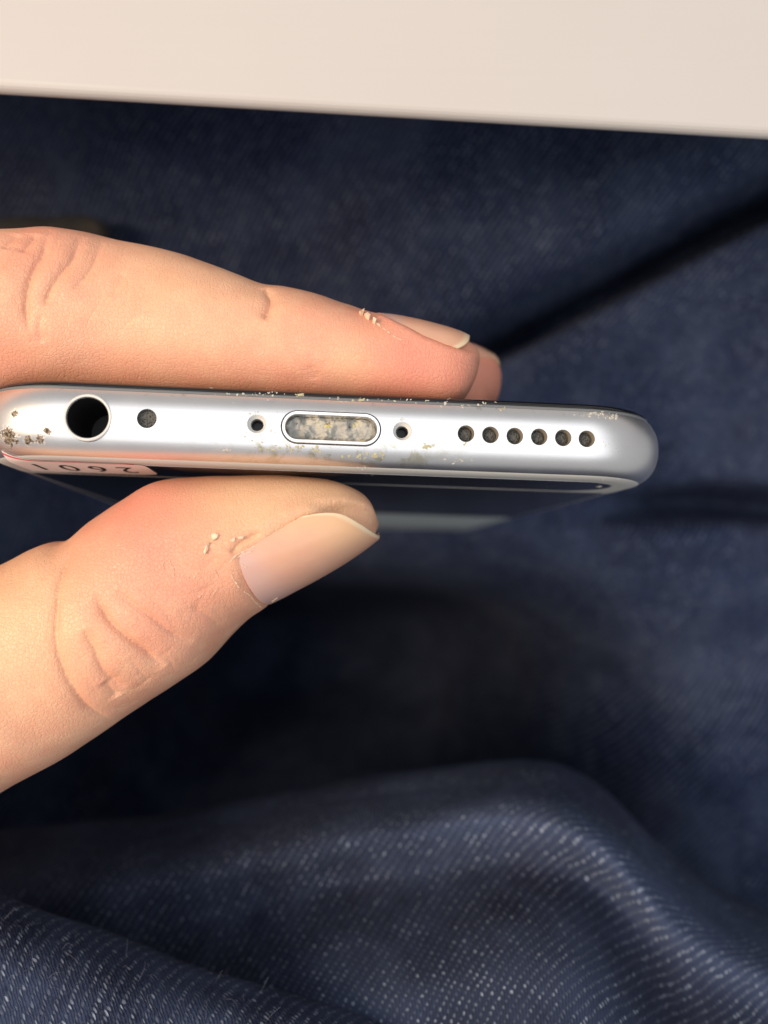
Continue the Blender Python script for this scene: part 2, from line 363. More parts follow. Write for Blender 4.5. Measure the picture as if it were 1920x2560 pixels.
# label sticker on the back with its digits
M_label = plain('label_paper', (.82, .74, .72), .45); M_ink = plain('label_ink', (.02, .02, .02), .5); M_red = plain('label_red_line', (.70, .10, .12), .5)
xr = on_end(371, 1170, 6)[0]
lab = rloop(11, 0, 8.0, 1.6, 1.6, 8)
def on_back(p, lift):
    return [(x, back_t(depth_in(x, y)) - lift, y) for x, y in p]
def strip_patch(x0, x1, y0, y1, lift, nx=60, ny=14, r=0.0):
    vv = []
    for j in range(ny):
        y = y0 + (y1 - y0) * j / (ny - 1); ins = 0
        if r: q = min(y - y0, y1 - y); ins = r - math.sqrt(max(r * r - max(r - q, 0)**2, 0))
        for i in range(nx): x = x0 + (x1 - ins - x0) * i / (nx - 1); vv.append((x, y))
    return on_back(vv, lift), grid_faces(ny, nx)
v, f = strip_patch(-29.5, xr, 3.3, 12.2, .05, r=1.6); sticker = link('label_sticker', LM('label_sticker', v, f), M_label, phone)
sticker['label'] = 'small white label with the digits 2601'
v, f = strip_patch(-29.5, xr - .9, 3.55, 3.85, .065, ny=3); link('border_line', LM('border_line', v, f), M_red, sticker)
fc = bpy.data.curves.new('digits', 'FONT'); fc.body = '2601'; fc.size = 6.6; fc.space_character = 1.55; fo = bpy.data.objects.new('digits', fc); S.collection.objects.link(fo)
tm = bpy.data.meshes.new_from_object(fo.evaluated_get(bpy.context.evaluated_depsgraph_get())); bpy.data.objects.remove(fo)
bm = bmesh.new(); bm.from_mesh(tm); bmesh.ops.subdivide_edges(bm, edges=bm.edges, cuts=1); bm.to_mesh(tm); bm.free()
co = np.array([q.co[:] for q in tm.vertices]); xs = xr - 1.6; ys = 6.2
wtxt = 9.2 / max(co[:, 0].max() - co[:, 0].min(), 1e-6)
loc = [(xs - (c[0] - co[:, 0].min()) * wtxt, ys + c[1] * .95) for c in co]
v = on_back(loc, .075); fs = [tuple(p.vertices) for p in tm.polygons]
link('digits', LM('digits', v, fs), M_ink, sticker, smooth=False)
# pale patch laid on the back towards its far end
v, f = strip_patch(-6, 30.0, 57, 127, .05, nx=6, ny=4); o = link('pale_patch', LM('pale_patch', v, f), plain('pale_finish', (.66, .74, .76), .4), phone)
o['label'] = 'blank pale patch far along the back'
# --- features of the end face
def tube(name, c, prof2, mat, parent, n=48, closed_end=False, ph=0):  # prof2: [(r, l)]
    v = []
    for r, l in prof2: v += [(x, y, l) for x, y in circ(c, r, n, ph)]
    f = grid_faces(len(prof2), n, True)
    if closed_end: f.append(tuple(range((len(prof2) - 1) * n, len(prof2) * n)))
    me = LM(name, v, f); o = link(name, me, mat, parent); me.set_sharp_from_angle(angle=math.radians(35)); return o
jk = tube('headphone_jack', jack, [(2.06, .35), (2.06, .06), (1.98, -.02), (1.80, .02), (1.77, .3), (1.76, 8.5), (.3, 8.6)], M_dark, phone, closed_end=True)
tube('jack_rim', jack, [(2.07, .3), (2.07, .02), (1.99, -.06), (1.86, -.04), (1.79, .08), (1.78, .4)], M_rim, jk)
tube('microphone_mesh', mic, [(.85, 2), (.85, .55), (.6, .5), (.3, .47), (.05, .45)], M_grille, phone, closed_end=True)
for c in scr:
    sc_ = tube('screw', c, [(.85, .9), (.85, .12), (.80, .10), (.62, .42), (.54, .5), (.52, 1.9), (.05, 1.95)], M_rim, phone, closed_end=True)
    tube('screw_socket', (c[0] + .03, c[1] - .08), [(.58, .46), (.50, .45), (.47, 1.6), (.05, 1.62)], M_dark, sc_, n=10, closed_end=True)
for i, c in enumerate(spk):
    h_ = tube('speaker_hole', c, [(.76, 2.2), (.76, .10), (.74, .06), (.70, .12), (.69, .8)], plain('hole_wall', (.20, .17, .13), .6) if i == 0 else bpy.data.materials['hole_wall'], phone, n=32)
    tube('grille', c, [(.69, .75), (.45, .62), (.2, .60), (.04, .6)], M_grille, h_, n=28, closed_end=True)
def stad_loft(name, prof2, mat, parent, c=port):
    v = []
    for hw, hh, l in prof2: v += [(x, y, l) for x, y in stadium(c, hw, hh)]
    n = 40; me = LM(name, v, grid_faces(len(prof2), n, True)); o = link(name, me, mat, parent); me.set_sharp_from_angle(angle=math.radians(35)); return o
M_gap = plain('port_gap', (.03, .03, .032), .5)
pt = stad_loft('charging_port', [(4.40, 1.42, 3), (4.40, 1.42, .05), (4.36, 1.38, -.03), (4.14, 1.16, -.03), (4.08, 1.10, .05), (4.06, 1.08, 6)], M_steel, phone)
stad_loft('port_gap', [(4.50, 1.52, .42), (4.38, 1.40, .42)], M_gap, pt)
def lint_mat():
    t = NT('packed_lint'); o = t.obj(); a = t.noise(o, .55, 4, .6, .8); b_ = t.noise(o, .95, 5, .6, .4); y_ = t.noise(o, .8, 3, .6)
    c = t.mix(t.ramp(a, .35, .65), (.27, .275, .265, 1), (.42, .40, .355, 1)); c = t.mix(t.ramp(b_, .60, .70), c, (.05, .042, .035, 1))
    c = t.mix(t.math('MULTIPLY', t.ramp(y_, .60, .72), .8), c, (.62, .52, .14, 1))
    t.p(Base_Color=c, Roughness=.75, Normal=t.bump(b_, .8, .0002)); return t.m
M_lint = lint_mat()
nx, ny = 90, 28; v = []
for j in range(ny):
    for i in range(nx):
        y = -1.085 + 2.17 * j / (ny - 1); e = 1.085 - math.sqrt(max(1.085**2 - y * y, 0)); x = (-4.06 + e) + (8.12 - 2 * e) * i / (nx - 1)
        q = np.array([x, y, 0.]); rim = min(1, (1.09 - abs(y)) / .35) * min(1, (4.07 - e - abs(x)) / .35)
        z = .75 + .45 * vn(q + 5, .9) + .3 * vn(q + 15, .42) + .12 * vn(q, .2) + .45 * (1 - rim)
        v.append((port[0] + x, port[1] + y, z))
link('lint_plug', LM('lint_plug', v, grid_faces(ny, nx)), M_lint, pt)['label'] = 'grey lint packed into the charging port'
# --- crumbs: wax and dust stuck on the metal, placed on the surface they cling to
dg = bpy.context.evaluated_depsgraph_get()
def bvh_world(objs):
    vs, fs = [], []
    for o in objs:
        M = np.array(phone.matrix_world if o.parent == phone else o.matrix_world); n0 = len(vs); c = np.empty(len(o.data.vertices) * 3); o.data.vertices.foreach_get('co', c)
        c = c.reshape(-1, 3) @ M[:3, :3].T + M[:3, 3]; vs += c.tolist(); fs += [[i + n0 for i in p.vertices] for p in o.data.polygons]
    return BVHTree.FromPolygons(vs, fs)
camp = Vector((0, 0, H * MM))
def cast(tree, px, py):
    r = Vector(P(px, py, 1.0) - np.array([0, 0, H])).normalized(); h = tree.ray_cast(camp, r); return h[0], h[1]
phone_tree = bvh_world([body] + [o for o in phone.children if o.name.startswith(('screen', 'antenna', 'gasket'))])
def crumb_mesh(name, lst, mat):
    vs, fs = [], []
    ico = bmesh.new(); bmesh.ops.create_icosphere(ico, subdivisions=1, radius=1); iv = np.array([q.co[:] for q in ico.verts]); fi = [[q.index for q in p.verts] for p in ico.faces]; ico.free()
    for (px, py, sx, sy, sz) in lst:
        h, nr = cast(phone_tree, px, py)
        if h is None: continue
        q = nr.to_track_quat('Z', 'X').to_matrix(); rot = Matrix.Rotation(random.uniform(0, 6.28), 3, 'Z')
        w = iv * np.array([sx, sy, sz]) * (1 + .35 * rng.uniform(-1, 1, (len(iv), 1)))
        w = w @ np.array(q @ rot).T + np.array(h) / MM + np.array(nr) * sz * .35
        fs += [[i + len(vs) for i in k] for k in fi]; vs += to_local(w).tolist()
    o = link(name, LM(name, vs, fs), mat, phone, smooth=False); o['kind'] = 'stuff'; return o
M_wax = plain('yellow_wax', (.42, .385, .24), .5, bumpy=.4); M_dust = plain('pale_dust', (.48, .46, .40), .8)
wax = []; dust = []
for (x0, y0, dx, dy, n, s) in ((655, 1122, 28, 8, 8, .16), (745, 1118, 45, 8, 20, .15), (790, 1125, 14, 8, 8, .17), (905, 1140, 40, 7, 14, .15), (945, 1140, 16, 6, 10, .2), (1068, 1117, 12, 5, 8, .22), (1164, 1112, 5, 4, 3, .14),
                              (745, 990, 12, 5, 6, .2), (905, 1000, 14, 4, 6, .18), (1255, 1022, 8, 6, 7, .17), (780, 1031, 6, 4, 2, .15)):
    for _ in range(n): k = s * random.uniform(.4, 1.3); wax.append((random.gauss(x0, dx * .55), random.gauss(y0, dy * .5), k, k * random.uniform(.4, .9), k * .25))
for (x0, y0, dx, dy, n, s) in ((640, 985, 80, 6, 26, .1), (900, 1000, 200, 6, 30, .1), (1130, 1012, 120, 6, 22, .12), (1490, 1035, 40, 7, 26, .13), (1530, 1042, 25, 6, 14, .14), (640, 1100, 25, 14, 12, .1), (560, 1125, 30, 5, 10, .1), (870, 1170, 70, 6, 8, .1), (920, 1185, 20, 5, 5, .12), (1055, 1110, 40, 5, 10, .09), (1140, 1150, 40, 6, 10, .1), (1497, 1216, 4, 1.5, 3, .2), (1380, 1216, 40, 4, 6, .08), (1545, 1198, 30, 5, 5, .1), (800, 1030, 120, 3, 22, .07), (640, 1035, 14, 8, 10, .1), (680, 1075, 8, 12, 8, .1), (1005, 1050, 16, 6, 6, .08), (220, 990, 60, 2, 6, .1), (1540, 1105, 40, 30, 14, .06), (525, 970, 10, 3, 4, .16)):
    for _ in range(n): k = s * random.uniform(.4, 1.4); dust.append((random.gauss(x0, dx * .55), random.gauss(y0, dy * .5), k, k * random.uniform(.4, .9), k * .25))
for i, c in enumerate(spk):
    pass
crumb_mesh('wax_crumbs', wax, M_wax); crumb_mesh('dust_specks', dust, M_dust)

# ------------------------------------------------------------------ hand
ECAM = np.array([0, 0, 1.])
def glass_Y(Xw, d, t):                       # world Y of the phone plane at thickness t
    base = np.array([Xw, 0, H - d]) - PO; return (t - base @ t_ax) / t_ax[1]
class Finger:
    def __init__(s): s.C, s.E, s.A, s.B = [], [], [], []
    def ul(s, U, L, d, b):                   # outline points of the section in the photo at depth d
        u, l = P(*U, d), P(*L, d); s.raw(u, l, b)
    def raw(s, u, l, b):
        u, l = np.asarray(u, float), np.asarray(l, float); s.C.append((u + l) / 2); s.A.append(np.linalg.norm(u - l) / 2); s.E.append((u - l) / np.linalg.norm(u - l)); s.B.append(b)
    def surf(s, k, th, ex=2.25):
        k = np.asarray(k, float); C, E, A, B = interp(k, s.C), interp(k, s.E), interp(k, s.A), interp(k, s.B)
        E = E / np.linalg.norm(E, axis=-1, keepdims=True)
        c, sn = np.cos(th), np.sin(th); q = 2 / ex
        x = np.sign(c) * np.abs(c)**q * B; y = np.sign(sn) * np.abs(sn)**q * A
        return C + x[..., None] * ECAM + y[..., None] * E, C
    def loft(s, mod=None, step=10, n=96):
        K = np.linspace(0, len(s.C) - 1, (len(s.C) - 1) * step + 1); T = np.linspace(0, 2 * np.pi, n, endpoint=False)
        kk, tt = np.meshgrid(K, T, indexing='ij'); p, C = s.surf(kk, tt)
        if mod is not None:
            dr = p - C; r = np.linalg.norm(dr, axis=-1, keepdims=True); p = p + dr / np.maximum(r, 1e-6) * mod(kk, tt)[..., None]
        v = p.reshape(-1, 3); f = grid_faces(len(K), n, True); f.append(tuple(range(n))[::-1]); f.append(tuple(range((len(K) - 1) * n, len(K) * n))); return v, f
rad = math.radians
# index finger, lying along the glass
ix = Finger()
for (Xw, Yt, d, A, b) in ((-112, 8, 100, 12, 11), (-92, 16, 92, 11.5, 10.5), (-74, 20, 86, 10.2, 9.2)):
    ix.raw((Xw, Yt + A, H - d), (Xw, Yt - A, H - d), b)
for px, yt, d, b, yb in ((-260, 628, 84, 8.9, None), (-120, 604, 84, 8.9, None), (0, 592, 84, 8.9, None), (114, 584, 84, 8.8, None), (202, 590, 84, 8.6, None), (300, 610, 84.5, 8.3, None), (400, 630, 84.5, 8.0, None), (500, 659, 84.5, 7.8, None),
                         (591, 692, 84.5, 7.6, None), (660, 719, 84.5, 7.4, None), (720, 727, 84.5, 7.4, None), (790, 744, 84.5, 7.4, None), (860, 768, 84.5, 7.3, None), (925, 788, 84.5, 7.2, None), (988, 797, 84.5, 7.0, None),
                         (1050, 809, 84.5, 6.6, None), (1105, 823, 84.5, 6.0, None), (1145, 838, 84.5, 5.2, 1015), (1172, 852, 84.5, 4.2, 985), (1188, 864, 84.5, 2.9, 950), (1196, 876, 84.5, 1.5, 925), (1199, 893, 84.5, .3, 902)):
    u = P(px, yt, d)
    l = np.array([u[0], glass_Y(u[0], d, 3.3), H - d]) if yb is None else P(px, yb, d)
    ix.raw(u, l, b)
def bell(x, w): return np.exp(-(x / w)**2)
def sstep(x, a, b): u = np.clip((x - a) / (b - a), 0, 1); return u * u * (3 - 2 * u)
IXK = [15.6, 16.2, 17, 18, 19, 20, 21, 22, 24]; IXT = [80, 62, 40, 24, 17, 15, 14, 14, 14]
def ix_lo(k): return np.interp(k, IXK, np.radians(IXT))
def ix_mod(k, t):
    t = (t + np.pi) % (2 * np.pi) - np.pi; c = rad(82)
    lo = ix_lo(k); hi = rad(150)
    ins = sstep(t, lo - .05, lo + .10) * (1 - sstep(t, hi - .1, hi + .1)) * sstep(k, 15.5, 16.1)
    edge = bell(t - (lo - .14), .13) * sstep(k, 15.4, 16.5) * (1 - sstep(k, 21, 23))
    prox = bell(k - 15.4, .45) * sstep(t, rad(60), rad(85))
    return -.42 * ins + .20 * edge + .12 * prox
# thumb, pressing the back
tb = Finger()
for (c, A, b, d) in (((-118, -22), 20, 20, 112), ((-96, -36), 15, 15, 100), ((-74, -34), 12, 12.0, 90)):
    e = np.array([-.5, .86, 0]); C = np.array([*c, H - d]); tb.raw(C + e * A, C - e * A, b)
for U, L, d, b in (((-190, 1500), (40, 1960), 84, 10.2), ((0, 1417), (215, 1858), 83.5, 9.7), ((120, 1358), (350, 1766), 83.5, 9.5), ((178, 1349), (446, 1703), 83.5, 9.5), ((241, 1300), (518, 1655), 83.5, 9.4), ((313, 1252), (579, 1588), 83.5, 9.2),
                   ((405, 1203), (651, 1523), 83.5, 9.0), ((520, 1191), (723, 1484), 83.5, 8.7), ((640, 1188), (800, 1443), 83.5, 8.3), ((754, 1192), (866, 1404), 83.5, 7.5), ((844, 1204), (912, 1372), 83.5, 6.2), ((898, 1228), (938, 1347), 83.5, 4.6), ((928, 1258), (947, 1334), 83.5, 2.9), ((943, 1295), (949, 1318), 83.5, .8)):
    tb.ul(U, L, d, b)
# station numbers: IP joint 6, nail base ~9.3, tip 16
TLK = [9.0, 9.6, 10.5, 11.5, 12.5, 13.5, 16]; TLT = [-30, -14, -6, 3, 13, 20, 26]
def tb_lo(k): return np.interp(k, TLK, np.radians(TLT))
def tb_mod(k, t):
    t = (t + np.pi) % (2 * np.pi) - np.pi
    lo = tb_lo(k); kp = 9.35 + .5 * bell(t + rad(10), .35) 
    tip = 11.9 + 2.6 * np.clip((-(t) + rad(15)) / rad(90), 0, 1)
    ins = (1 - sstep(t, lo - .10, lo + .05)) * sstep(t, rad(-128), rad(-112)) * sstep(k, kp - .15, kp + .25)
    edge = bell(t - (lo + .13), .13) * sstep(k, 9.0, 10) * (1 - sstep(k, 12.3, 13.2))
    prox = bell(k - (kp - .25), .28) * (1 - sstep(t, rad(-10), rad(5))) * sstep(t, rad(-130), rad(-100))
    under = sstep(k, tip - .1, tip + .5) * (1 - sstep(t, rad(5), rad(25))) * sstep(t, rad(-150), rad(-115))
    return -.40 * ins + .25 * edge + .16 * prox - .9 * under
# middle finger behind the index
md = Finger()
for (Xw, Yt, d, A, b) in ((-112, 6, 118, 12, 11), (-92, 16, 112, 11.5, 10), (-70, 20, 105, 10, 9), (-46, 22, 101, 9, 8.2)): md.raw((Xw, Yt + A, H - d), (Xw, Yt - A, H - d), b)
for px, yt, yb in ((300, 745, None), (550, 775, None), (800, 805, None), (950, 826, None), (1060, 840, None), (1130, 852, None), (1180, 864, None), (1215, 880, 1030), (1236, 897, 1010), (1247, 918, 985), (1252, 942, 955)):
    u = P(px, yt, 100.5); l = np.array([u[0], glass_Y(u[0], 100.5, 3.4), u[2]]) if yb is None else P(px, yb, 100.5)
    md.raw(u, l, {300: 7.8, 550: 7.6, 800: 7.5, 950: 7.4, 1060: 7.0, 1130: 6.3, 1180: 5.4, 1215: 4.2, 1236: 3, 1247: 1.8, 1252: .4}[px])
rg = Finger()
for (Xw, Yt, d, A, b) in ((-112, 4, 134, 12, 10.5), (-92, 16, 130, 11, 9.5), (-68, 20, 122, 9.5, 8.5), (-45, 19, 118, 8, 7.6), (-25, 15.5, 116.5, 6.6, 7.2), (-16, 13.6, 116.5, 5.4, 6.2), (-11, 12.5, 116.5, 3.8, 4), (-8.5, 11.8, 116.5, .8, .8)): rg.raw((Xw, Yt + A, H - d), (Xw, Yt - A, H - d), b)
lt = Finger()
for (Xw, Yt, d, A, b) in ((-112, 2, 150, 11, 10), (-98, 18, 148, 9.5, 8.5), (-84, 30, 148, 8, 7.5), (-68, 34, 148, 7.2, 7), (-56, 34, 147, 6.2, 6.2), (-51, 33, 147, 4.9, 5), (-48, 32.4, 147, 3, 3), (-46.8, 32, 147, .5, .5)): lt.raw((Xw, Yt + A, H - d), (Xw, Yt - A, H - d), b)
palm = Finger()
for (Xw, Yt, d, A, b) in ((-86, 4, 122, 5, 14), (-94, 3, 124, 14, 30), (-110, -2, 124, 19, 38), (-130, -8, 122, 20, 38), (-150, -14, 120, 19, 33), (-172, -20, 120, 19, 27), (-200, -26, 122, 21, 27)): palm.raw((Xw, Yt + A, H - d), (Xw, Yt - A, H - d), b)
hv, hf = np.zeros((0, 3)), []
for fg, md_ in ((ix, ix_mod), (tb, tb_mod), (md, None), (rg, None), (lt, None), (palm, None)):
    v, f = fg.loft(md_); hf += [tuple(i + len(hv) for i in k) for k in f]; hv = np.concatenate([hv, v])
hm = bpy.data.meshes.new('hand'); hm.from_pydata(hv.tolist(), [], hf)
bm = bmesh.new(); bm.from_mesh(hm); bmesh.ops.recalc_face_normals(bm, faces=bm.faces); bm.to_mesh(hm); bm.free()
ho = link('hand', hm)
r_ = ho.modifiers.new('r', 'REMESH'); r_.mode = 'VOXEL'; r_.voxel_size = .29; r_.adaptivity = 0
s_ = ho.modifiers.new('s', 'SMOOTH'); s_.factor = .5; s_.iterations = 2
hm2 = bpy.data.meshes.new_from_object(ho.evaluated_get(bpy.context.evaluated_depsgraph_get())); ho.modifiers.clear(); ho.data = hm2; bpy.data.meshes.remove(hm)
htree = BVHTree.FromObject(ho, bpy.context.evaluated_depsgraph_get())
def hcast(px, py):
    h = htree.ray_cast(Vector((0, 0, H)), Vector(P(px, py, 1.0) - np.array([0, 0, H])).normalized()); return None if h[0] is None else np.array(h[0])
c4 = lambda L: [(x * .4219, 520 + y * .4219) for x, y in L]
c5 = lambda L: [(600 + x * .4219, 660 + y * .4219) for x, y in L]
c6 = lambda L: [(x * .6028, 1140 + y * .6028) for x, y in L]
CREASES = [(c4([(300, 130), (255, 245), (195, 345), (160, 450), (146, 560), (150, 640), (175, 740)]), .34, .55), (c4([(490, 170), (430, 290), (340, 405), (285, 500), (262, 580)]), .26, .5), (c4([(610, 200), (560, 310), (500, 410), (430, 480)]), .14, .45),
           (c4([(110, 150), (60, 185), (20, 240)]), .16, .6), (c4([(215, 150), (170, 195), (120, 260)]), .22, .5), (c4([(740, 380), (700, 450), (660, 530)]), .08, .5), (c4([(250, 620), (225, 720), (260, 800)]), .12, .5), 
           (c5([(155, 140), (176, 200), (164, 260), (140, 330)]), .40, .5), 
           (c5([(420, 600), (450, 690)]), .06, .4),
           (c6([(288, 345), (282, 390), (262, 450), (238, 540), (230, 640), (226, 760), (255, 880), (300, 965), (360, 1045), (430, 1085), (480, 1100)]), .30, .6), (c6([(395, 580), (440, 670), (510, 745), (600, 815), (680, 875), (770, 918)]), .40, .55),
           (c6([(480, 560), (550, 615), (630, 670), (710, 735), (800, 768)]), .20, .5), (c6([(345, 720), (385, 800), (430, 900), (520, 965), (640, 1003)]), .28, .55), (c6([(430, 940), (490, 1000), (580, 1050)]), .18, .5), (c6([(790, 620), (880, 680), (950, 742)]), .12, .5),
           (c6([(520, 870), (480, 930)]), .035, .35), (c6([(600, 690), (500, 745)]), .035, .35), (c6([(640, 905), (560, 970)]), .035, .35), (c6([(410, 780), (320, 850)]), .035, .4), (c6([(720, 790), (650, 850)]), .035, .35),
           (c6([(960, 410), (985, 375), (1030, 345), (1090, 315)]), .25, .5)]
def sprinkle(n, cx, cy, sx, sy, ang, ln, dep):
    for _ in range(n):
        x, y = random.gauss(cx, sx), random.gauss(cy, sy); a_ = math.radians(random.gauss(ang, 16)); L_ = ln * random.uniform(.4, 1.2); bend = random.uniform(-.15, .15) * L_
        CREASES.append(([(x + L_ * k * math.cos(a_) - bend * (1 - k * k) * math.sin(a_), y + L_ * k * math.sin(a_) + bend * (1 - k * k) * math.cos(a_)) for k in (-1, -.4, .3, 1)], dep * random.uniform(.15, .5), .26))
sprinkle(26, 330, 1600, 110, 75, 42, 55, .10); sprinkle(16, 300, 1650, 110, 70, -38, 30, .07); sprinkle(14, 120, 680, 70, 60, 118, 45, .09); sprinkle(14, 250, 700, 90, 70, 115, 45, .06); sprinkle(12, 480, 1440, 55, 50, 125, 35, .07); sprinkle(14, 820, 930, 70, 25, 80, 22, .04); sprinkle(12, 60, 1500, 60, 70, 95, 60, .05)
PATHS = []
for poly, dep, wid in CREASES:
    pp = [q for q in (hcast(*p) for p in poly) if q is not None]
    if len(pp) < 2 or max(np.linalg.norm(np.diff(pp, axis=0), axis=1)) > 9: continue
    PATHS.append((interp(np.linspace(0, len(pp) - 1, len(pp) * 14), pp), dep, wid))
from mathutils.kdtree import KDTree
allp = np.concatenate([q[0] for q in PATHS]); kd = KDTree(len(allp))
for i, q in enumerate(allp): kd.insert(q, i)
kd.balance()
nv = len(hm2.vertices); hc = np.empty(nv * 3); hm2.vertices.foreach_get('co', hc); hc = hc.reshape(-1, 3)
cand = (hc > allp.min(0) - 1).all(1) & (hc < allp.max(0) + 1).all(1)
near = np.zeros(nv, bool)
for i in np.where(cand)[0]:
    if kd.find(hc[i])[2] < .75: near[i] = True
bm = bmesh.new(); bm.from_mesh(hm2); bm.verts.ensure_lookup_table()
fs_ = {f for i in np.where(near)[0] for f in bm.verts[i].link_faces}
bmesh.ops.subdivide_edges(bm, edges=list({e for f in fs_ for e in f.edges}), cuts=1, use_grid_fill=True, smooth=0)
bm.to_mesh(hm2); bm.free(); hm2.update()
nv = len(hm2.vertices); hc = np.empty(nv * 3); hm2.vertices.foreach_get('co', hc); hc = hc.reshape(-1, 3)
nrm = np.empty(nv * 3); hm2.vertex_normals.foreach_get('vector', nrm); nrm = nrm.reshape(-1, 3)
for pp, dep, wid in PATHS:
    lo_, hi_ = pp.min(0) - 3, pp.max(0) + 3; sel = np.where(((hc > lo_) & (hc < hi_)).all(1))[0]
    if not len(sel): continue
    dist = np.full(len(sel), 9.); par = np.zeros(len(sel))
    for i, q in enumerate(pp):
        dq = np.linalg.norm(hc[sel] - q, axis=1); m_ = dq < dist; dist[m_] = dq[m_]; par[m_] = i / (len(pp) - 1)
    falloff = np.clip(np.minimum(par, 1 - par) / .2, 0, 1)
    hc[sel] += nrm[sel] * (falloff * dep * (-1.5 * np.exp(-dist / (.5 * wid)) - .40 * bell(dist, wid * 2.0)))[:, None]
vis = (hc[:, 0] > -62)
hc[vis] += nrm[vis] * (.10 * vn(hc[vis], 5) + .05 * vn(hc[vis] + 30, 2.2))[:, None]
q = to_local(hc)                              # flesh flattens where it meets the phone
ins_ = (np.abs(q[:, 0]) < HW) & (q[:, 2] > .2) & (q[:, 2] < LEN) & (np.abs(q[:, 1]) < HT + .03)
q[ins_, 1] = np.where(q[ins_, 1] < 0, -HT - .05, HT + .03); hc[ins_] = to_world(q[ins_])
tint = np.zeros((nv, 4), np.float32); tint[:, 3] = 1
for ch, px, py, rad_, amt in ((0, 380, 1290, 7, 1.0), (0, 500, 1370, 6, .55), (0, 230, 1340, 6, .5), (0, 1020, 940, 8, .8), (0, 1100, 940, 6, .7), (0, 830, 950, 7, .45), (0, 120, 1660, 9, .35), (0, 300, 1500, 8, .35), (0, 90, 600, 7, .35), (0, 200, 620, 6, .3), (0, 1240, 950, 8, .7), (0, 30, 920, 7, .5), (0, 640, 700, 5, .25), (0, 200, 930, 5, .5), (0, 330, 940, 5, .5), (0, 460, 945, 5, .5), (0, 600, 955, 5, .5), (0, 720, 965, 5, .5),
                             (1, 620, 1230, 7, .8), (1, 800, 1225, 7, .8), (1, 560, 1290, 4, .5), (1, 400, 760, 9, .45), (1, 560, 800, 8, .35), (1, 20, 1580, 9, .8), (1, 870, 900, 3, .5), (1, 150, 820, 8, .3)):
    c = hcast(px, py)
    if c is None: continue
    tint[:, ch] = np.maximum(tint[:, ch], (amt * np.exp(-(np.linalg.norm(hc - c, axis=1) / rad_)**2)).astype(np.float32))
hm2.vertices.foreach_set('co', (hc * MM).ravel()); hm2.update()
ca = hm2.color_attributes.new('tint', 'FLOAT_COLOR', 'POINT'); ca.data.foreach_set('color', tint.ravel())
hm2.polygons.foreach_set('use_smooth', [True] * len(hm2.polygons))
def skin_mat():
    t = NT('skin'); o = t.obj(); at = t.n('ShaderNodeVertexColor', layer_name='tint'); sp = t.n('ShaderNodeSeparateColor', {0: at.outputs[0]})
    n1 = t.noise(o, .16, 4, .6); n2 = t.noise(o, .7, 4, .6)
    c = t.mix(t.ramp(n1, .3, .7), (.62, .305, .20, 1), (.69, .40, .265, 1))
    c = t.mix(t.math('MULTIPLY', t.ramp(n2, .4, .7), .38), c, (.68, .30, .215, 1))
    n3 = t.noise(o, 2.2, 4, .7); c = t.mix(t.math('MULTIPLY', t.ramp(n3, .5, .72), .30), c, (.56, .24, .155, 1))
    n4 = t.noise(o, .33, 3, .6, .5); c = t.mix(t.math('MULTIPLY', t.ramp(n4, .52, .70), .35), c, (.72, .47, .30, 1))
    c = t.mix(t.math('MULTIPLY', sp.outputs[0], .9), c, (.68, .215, .155, 1))
    c = t.mix(t.math('MULTIPLY', sp.outputs[1], .6), c, (.74, .50, .27, 1))
    t.p(Base_Color=c, Roughness=.44, Specular_IOR_Level=.5, Subsurface_Weight=.14, Subsurface_Scale=.0008)
    t.b.inputs['Subsurface Radius'].default_value = (1.0, .32, .18)
    vo = t.n('ShaderNodeTexVoronoi', {'Vector': o, 'Scale': 2.6}, feature='DISTANCE_TO_EDGE').outputs[0]
    ri = t.n('ShaderNodeTexNoise', {'Vector': t.n('ShaderNodeMapping', {0: o, 2: (0, 0, .5), 3: (3.2, .55, .9)}).outputs[0], 'Scale': 1.6, 'Detail': 4}).outputs[0]
    h = t.math('ADD', t.math('MULTIPLY', t.ramp(vo, 0, .12), .55), t.math('MULTIPLY', ri, .9)); h = t.math('ADD', h, t.math('MULTIPLY', t.noise(o, 7, 3), .4))
    t.p(Normal=t.bump(h, .5, .0001)); return t.m
M_skin = skin_mat(); hm2.materials.clear(); hm2.materials.append(M_skin)
tag(ho, 'bare hand pinching the phone, fingers over its glass and thumb against its back', 'hand')
def nail_mat():
    t = NT('fingernail'); at = t.n('ShaderNodeVertexColor', layer_name='tip'); sp = t.n('ShaderNodeSeparateColor', {0: at.outputs[0]}); o = t.obj(); n = t.noise(o, .5, 3)
    c = t.mix(n, (.62, .32, .235, 1), (.68, .39, .27, 1)); c = t.mix(sp.outputs[1], c, (.60, .37, .32, 1)); c = t.mix(t.math('MULTIPLY', sp.outputs[2], .8), c, (.70, .45, .235, 1)); c = t.mix(sp.outputs[0], c, (.76, .60, .40, 1))
    t.p(Base_Color=c, Roughness=.27, Specular_IOR_Level=.55, Subsurface_Weight=.2, Subsurface_Scale=.001, Normal=t.bump(t.noise(t.n('ShaderNodeMapping', {0: o, 2: (0, 0, .55), 3: (.25, 3, 1)}).outputs[0], 1.2, 3), .12, .00006))
    t.b.inputs['Subsurface Radius'].default_value = (1, .4, .25); return t.m
M_nail = nail_mat()
